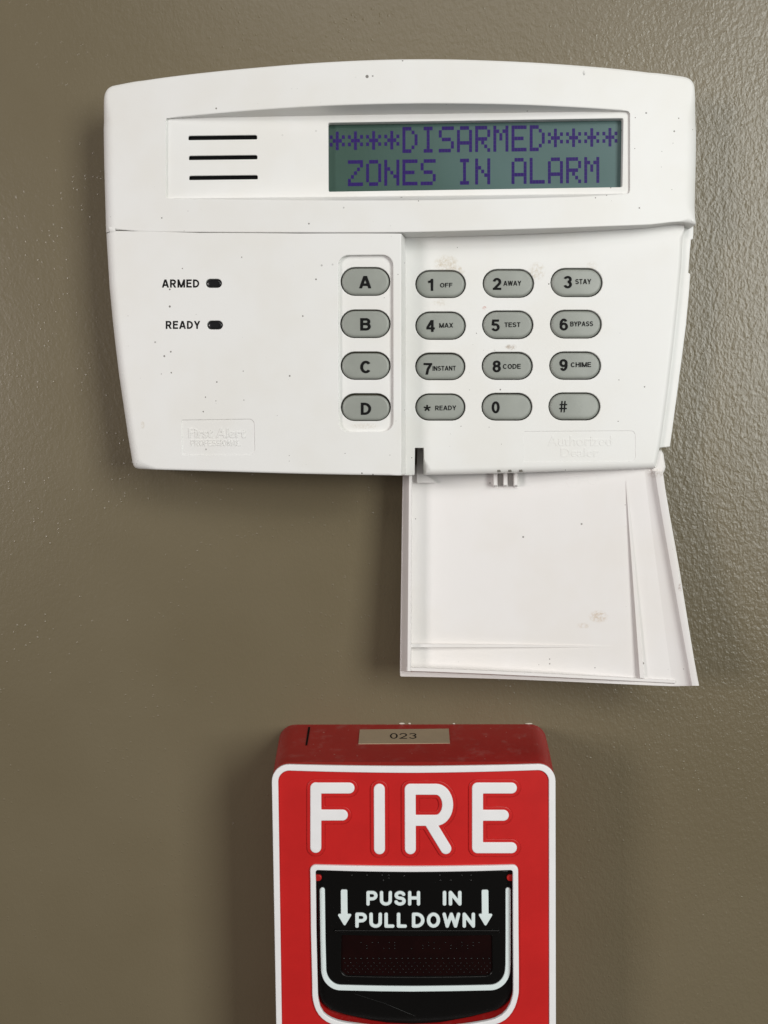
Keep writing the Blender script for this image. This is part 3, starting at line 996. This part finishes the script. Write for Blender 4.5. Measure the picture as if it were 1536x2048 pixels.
v, f = px_slab_geo([rounded([(1312, 903, 3), (1324, 900, 3), (1329, 908, 4), (1330.5, 920, 6), (1333, 935, 5), (1330, 944, 4), (1322, 952), (1306, 948), (1302, 936)], 4)], 13.5, 1.5, 6., bev=1.0)
mesh_obj('hinge_arm', v, f, M_DOOR, door, weighted=True)
for cx, cy, r0 in ((1146, 962, 13), (1186, 958, 11)):              # moulding rings
    lp = [[(cx + r * math.cos(a), cy + r * math.sin(a)) for a in np.linspace(0, 2 * math.pi, 28, endpoint=False)] for r in (r0, r0 - 1.3)]
    v, f = slab_geo([PL(lp[0], DZ), PL(lp[1], DZ)], (lambda X, Y: DZ(X, Y) + .05), [(lambda X, Y: DZ(X, Y) - .1)] * 2, .03, 1)
    mesh_obj('mould_ring', v, f, M_DOOR, door)
for x in (998, 1020, 1042):                                        # dark marks painting the stiffeners' reflection on the bed edge above them
    kz = (lambda X, Y: KEYZ(X, Y) - .5)
    v, f = px_slab_geo([rounded([(x - 4, 939.5, 1), (x + 2.5, 938.8, 1), (x + 4, 944, 1), (x - 2, 944.6, 1)], 2)], KEYZ, -.25, 12., bev=.1, seg=1)
    mesh_obj('painted_rib_reflection', v, f, plain('dark_rib_reflection', (.16, .15, .13), .7), KP)

# ================================================================== fire alarm pull station
ST = root('fire_alarm_pull_station', *P(827, 1750, 0), 'red fire alarm pull station with white trim and black pull handle below the keypad', 'fire alarm')
XS = P(827, 1700, 36)[0]
def SF(X, Y): return 36.5 - .00105 * (X - XS) ** 2                  # slightly arched face
YBOT = 2330
brd_out = rounded([(543.2, 1527.3, 34), (700, 1530.6), (827, 1531.6), (950, 1530.2), (1110.6, 1526.6, 34), (1111.5, 2040), (1111.5, YBOT, 34), (557, YBOT, 34), (552.5, 2040)], 9)
brd_in = rounded([(556.3, 1539.8, 22), (700, 1543.6), (827, 1545), (950, 1543.2), (1097.2, 1538.8, 22), (1098, 2040), (1098, YBOT - 14, 22), (568, YBOT - 14, 22), (563.8, 2040)], 9)
frm_out = rounded([(621, 1760), (620.2, 1727.8, 11), (720, 1730), (827, 1731), (930, 1730), (1035.8, 1727.8, 11), (1036, 1760)], 5) + spline([(1036.6, 1860), (1037.3, 1960), (1035.5, 1992), (1024, 2022), (1000, 2043), (950, 2054), (890, 2062), (827, 2065), (765, 2062), (705, 2054.5), (662.5, 2045.6), (637.5, 2027), (626, 1998), (624.4, 1960), (622, 1860)], 10)
frm_in = rounded([(632, 1760), (631.2, 1738.3, 5), (720, 1741), (827, 1742.2), (930, 1741), (1025, 1738.3, 5), (1025.1, 1760)], 4) + spline([(1025.3, 1860), (1025.8, 1960), (1024.2, 1992), (1013, 2018), (990, 2035), (945, 2044.5), (890, 2051), (827, 2054), (765, 2051.5), (719, 2046.5), (675, 2039), (647.5, 2023.5), (637.4, 1998), (635.4, 1960), (633, 1860)], 10)
def shrink(l, d):
    a = np.array([(x, -y) for x, y in l])
    if sarea(a) < 0: a = a[::-1]
    a = a + inset_dirs(a) * d
    return [(x, -y) for x, y in a]
RIMZ = lambda X, Y: SF(X, Y)
# red face with the opening for the handle
slab('front_cover', [PL(brd_out, SF), PL(shrink(frm_in, -1.5), SF)], SF, [33., 24.], M_RED, ST, bev=.35, seg=3, grid=3.4)
# housing: face edge -> crease -> wall
def ring(pts, z): return [(*P(x, y, z), z) for x, y in pts]
n0 = resample(np.array(brd_out), 9)
front = PL(brd_out, SF)
fr = resample(front, 3.0)
if sarea(fr) < 0: fr = fr[::-1]
YF = P(827, 1530, 35)[1]; YC = P(827, 1488.5, 18)[1]; YW = P(827, 1448.5, 0)[1]
yc0, yb0 = fr[:, 1].max(), fr[:, 1].min()
xl0, xr0 = P(549, 1700, 35)[0], P(1111, 1700, 35)[0]
xlw, xrw = P(563, 1560, 0)[0], P(1093, 1560, 0)[0]
xm0 = (xl0 + xr0) / 2; xmw = (xlw + xrw) / 2; sxw = (xrw - xlw) / (xr0 - xl0)
def body_ring(k, z):
    s = lerp(1, sxw, k); out = []
    for x, y in fr:
        ytop = YC if z >= 17.9 else lerp(YW, YC, z / 18.)
        if z > 18: ytop = lerp(YC, YF, (z - 18) / 17.)
        yy = ytop - (yc0 - y) if y > -200 else y
        out.append((lerp(xm0, xmw, k) + (x - xm0) * s, yy, z if z < 34 else SF(x, y) - .5))
    return out
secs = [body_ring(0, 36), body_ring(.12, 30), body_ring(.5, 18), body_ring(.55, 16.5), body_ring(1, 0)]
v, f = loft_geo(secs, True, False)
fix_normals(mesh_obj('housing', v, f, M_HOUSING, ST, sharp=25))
# white trim round the face and round the handle
slab('border', [PL(brd_out, SF), PL(brd_in, SF)], (lambda X, Y: SF(X, Y) + .55), [(lambda X, Y: SF(X, Y) - .2)] * 2, M_TRIM, ST, bev=.25, seg=3, grid=3.4)
slab('handle_frame', [PL(frm_out, SF), PL(frm_in, SF)], (lambda X, Y: SF(X, Y) + .8), [(lambda X, Y: SF(X, Y) - .2), (lambda X, Y: SF(X, Y) - .15)], M_TRIM, ST, bev=.3, seg=3, grid=3.4)
# FIRE
def z6(x, y): return (520 + x / 2.477, 1420 + y / 2.477)
FIRE = {'F': [[(276, 387), (276, 682)], [(276, 388), (441, 388)], [(276, 522), (408, 522)]],
        'I': [[(591, 394), (592, 689)]],
        'R': [[(744, 394), (745, 689)], [(744, 394), (872, 394)] + [(872 + 58 * math.cos(R(a)), 471 + 77 * math.sin(R(a))) for a in range(-90, 91, 10)] + [(744, 548)], [(838, 552), (921, 688)]],
        'E': [[(1078, 388), (1078, 684)], [(1078, 388), (1246, 388)], [(1078, 523), (1206, 523)], [(1078, 684), (1246, 684)]]}
for ch, pls in FIRE.items():
    pp = [[z6(*q) for q in pl] for pl in pls]
    lt_geo = px_slab_geo(stroke_loops(pp, 22.2), SF, .75, (lambda X, Y: SF(X, Y) - .1), bev=.28)
    lt = mesh_obj('letter', *lt_geo, M_TRIM, ST, label='raised white letter ' + ch, weighted=True)
    g = px_slab_geo(stroke_loops(pp, 22.2, off=7.0), SF, .45, (lambda X, Y: SF(X, Y) - .1), bev=.32)
    mesh_obj('letter_base', *g, M_RED, lt, weighted=True)
# handle
HZ = lambda X, Y: SF(X, Y) - 1.6
hb = [(632, 1740.5), (827, 1743.5), (1024, 1740.5), (1025.5, 1860), (1025.5, 1985), (1018, 2003), (994, 2021), (940, 2035), (880, 2046), (827, 2049), (774, 2046.5), (740.6, 2041), (690, 2030), (662, 2021), (643, 2006), (637, 1990), (635, 1860)]
hl = rounded([(x, y, 12 if i > 3 else 0) for i, (x, y) in enumerate(hb)], 3)
win = rounded([(683, 1871, 4), (984, 1871, 4), (985, 1952, 14), (682, 1952, 14)], 5)
handle = slab('handle', [PL(hl, HZ), PL(win, HZ)], HZ, [24., 30.], M_BLACK, ST, bev=.4, seg=3, grid=3.4)
WZ = lambda X, Y: SF(X, Y) - 2.3
slab('window', [PL([(676, 1864), (992, 1864), (992, 1960), (676, 1960)], WZ)], WZ, 30., M_REDGLASS, handle, grid=5)
# ledge above the window and a moulding crease on the skirt
v, f = px_slab_geo([rounded([(668, 1860.5, 2), (1000, 1860.5, 2), (998, 1866.5, 2), (670, 1866.5, 2)], 3)], HZ, .9, (lambda X, Y: HZ(X, Y) - .3), bev=.35)
mesh_obj('ledge', v, f, M_BLACK, handle, weighted=True)
v, f = px_slab_geo([stroke_loops([[(709, 1988.5), (770, 2008), (830, 2033)]], 2.0, step=.4)[0]], HZ, .12, (lambda X, Y: HZ(X, Y) - .1), bev=.08, seg=1)
mesh_obj('moulding_crease', v, f, M_BLACK, handle)
u = [(644.3, 1781), (645.6, 1880), (646.8, 1930)] + [(681.5 + 34.5 * math.cos(R(a)), 1938 + 38 * math.sin(R(a))) for a in range(175, 90, -8)] + \
    [(690, 1976.2), (760, 1977.8), (827, 1978.4), (900, 1977.6), (970, 1976.2)] + [(980 + 35.6 * math.cos(R(a)), 1938 + 38 * math.sin(R(a))) for a in range(86, 0, -8)] + [(1016.3, 1930), (1016.6, 1880), (1016.5, 1781)]
v, f = px_slab_geo(stroke_loops([u], 10.6, step=.8), HZ, .45, (lambda X, Y: HZ(X, Y) - .2), bev=.2)
mesh_obj('line_trim', v, f, M_TEXT, handle, label='raised pale U shaped line', weighted=True)
for s, bx in (('PUSH', (732.6, 840.4, 1782.6, 1811.6)), ('IN', (885.4, 923.2, 1782.4, 1811.6)), ('PULL', (710.4, 813.8, 1826, 1856)), ('DOWN', (823.6, 950.2, 1826, 1855.8))):
    v, f = text_geo(s, bx, HZ, .4, t=.205, butt=False, track=.13, bev=.12, depth=.6)
    mesh_obj('lettering', v, f, M_TEXT, handle, label='raised word ' + s)
for x0, x1, a, b, y0, ys, yt in ((681.4, 694.6, 674.4, 704, 1779.8, 1828.4, 1853.5), (963.2, 976.8, 956, 986.2, 1780.2, 1828.2, 1853.8)):
    ar = rounded([(x0, y0, 3), (x1, y0, 3), (x1 + .5, ys, .6), (b, ys + .3, 2.2), ((a + b) / 2, yt, 2.5), (a, ys + .3, 2.2), (x0 + .5, ys, .6)], 4)
    v, f = px_slab_geo([ar], HZ, .4, (lambda X, Y: HZ(X, Y) - .2), bev=.15)
    mesh_obj('arrow', v, f, M_TEXT, handle, weighted=True)
for x in (636.5, 1020.5):
    s = -1 if x > 800 else 1
    v, f = px_slab_geo([stroke_loops([[(x - s * 8, 1756.5), (x + s * .5, 1756.5)]], 12.5)[0]], SF, -.9, (lambda X, Y: HZ(X, Y) - .2), bev=.3)
    mesh_obj('pivot_tab', v, f, M_RED, ST, weighted=True)
def dot_geo(px, py, r, surf, h):
    X0, Y0 = P(px, py, surf); z = surf(X0, Y0)
    V = [(X0, Y0, z + h)]; F = []
    n = 8
    for k, (rr, hh) in enumerate(((.55, .8), (.9, .35), (1.05, -.2))):
        V += [(X0 + r * rr * math.cos(2 * math.pi * i / n), Y0 + r * rr * math.sin(2 * math.pi * i / n), z + h * hh) for i in range(n)]
    for i in range(n):
        j = (i + 1) % n
        F.append([0, 1 + i, 1 + j])
        for k in range(2): F.append([1 + k * n + i, 1 + (k + 1) * n + i, 1 + (k + 1) * n + j, 1 + k * n + j])
    return V, F
def z7(x, y): return (520 + x / 2.477, 1700 + y / 2.477)
br = [(455, 125), (530, 125), (605, 125), (637, 125), (715, 128), (610, 150), (638, 140), (890, 125), (893, 150), (945, 150), (1000, 125), (1045, 125), (1045, 150)]
for q in br:
    mesh_obj('braille_dot', *dot_geo(*z7(*q), .42, HZ, .3), M_BLACK, handle)
gs = [dot_geo(681 + 7 + i * 11.6, 1917, .36, WZ, .28) for i in range(26)]
for r in range(4):
    for i in range(26 - r % 2):
        gs.append(dot_geo(690 + i * 11.6 + (r % 2) * 5.8, 1926 + r * 6.2, .22, WZ, .14))
random.seed(11)
for i in range(24):
    for y in (1885, 1891, 1897):
        if random.random() < .42: gs.append(dot_geo(700 + i * 11.2, y, .26, WZ, .2))
mesh_obj('raised_dots', *join_geo(gs), M_BLACK, handle, kind='stuff')
# label tape, seam and old filler on top
def on_top(px, py, lift=0.):
    dx, dy, dz = ray(px, py)
    g = (YC - YW) / 18.
    # plane Y = YW + g z (+ lift)
    t = (YW + lift + g * D) / (dy - g * dz)
    return (dx * t, dy * t, D + dz * t)
def top_patch(pts, lift, th):
    a = [on_top(x, y, lift) for x, y in pts]; n = len(a)
    return a + [(x, y - th, z) for x, y, z in a], [list(range(n)), [n + i for i in range(n)][::-1]] + [[i, n + i, n + (i + 1) % n, (i + 1) % n] for i in range(n)]
v, f = top_patch([(719.5, 1459), (897.5, 1457.2), (899.8, 1486), (717, 1487.2)][::-1], .12, .2)
lb = fix_normals(mesh_obj('label_strip', v, f, M_LABEL, ST, smooth=False))
V, F = [], []
cur = 0; its = []
for ch in '023':
    w, lp = glyph_loops(ch, .115)
    its.append((cur, lp)); cur += w + .13
tot = cur - .13
for ox, lp in its:
    for grp in group_loops(lp):
        g = slab_geo(grp, 0., None, 0)
        s = len(V)
        for gx, gy, _ in g[0]:
            V.append(on_top(780 + (ox + gx) / tot * 53, 1477.3 - gy * 11, .16))
        F += [[i + s for i in q] for q in g[1]]
mesh_obj('lettering', V, F, M_INK, lb, smooth=False)
v, f = top_patch([(616.5, 1454), (620.5, 1454), (614.5, 1490), (611, 1490)], .06, .3)
fix_normals(mesh_obj('seam', v, f, M_HOLE, ST, smooth=False))
random.seed(5)
def blob(cx, cy, rx, ry, n=14):
    return [(cx + rx * math.cos(a) * random.uniform(.7, 1.15), cy + ry * math.sin(a) * random.uniform(.6, 1.2)) for a in np.linspace(0, 2 * math.pi, n, endpoint=False)]
gs = []
for cx, cy, rx, ry in ((606, 1455, 9, 3), (804, 1447.2, 6, 1.6), (819, 1447.4, 3, 1.4), (908, 1447.6, 3, 1.2), (1058, 1447.6, 7, 1.2)):
    gs.append(px_slab_geo([blob(cx, cy, rx, ry)], .35, 0., -.2, bev=.1, seg=1))
for g in gs: mesh_obj('old_filler', *g, M_SMEAR, ST)
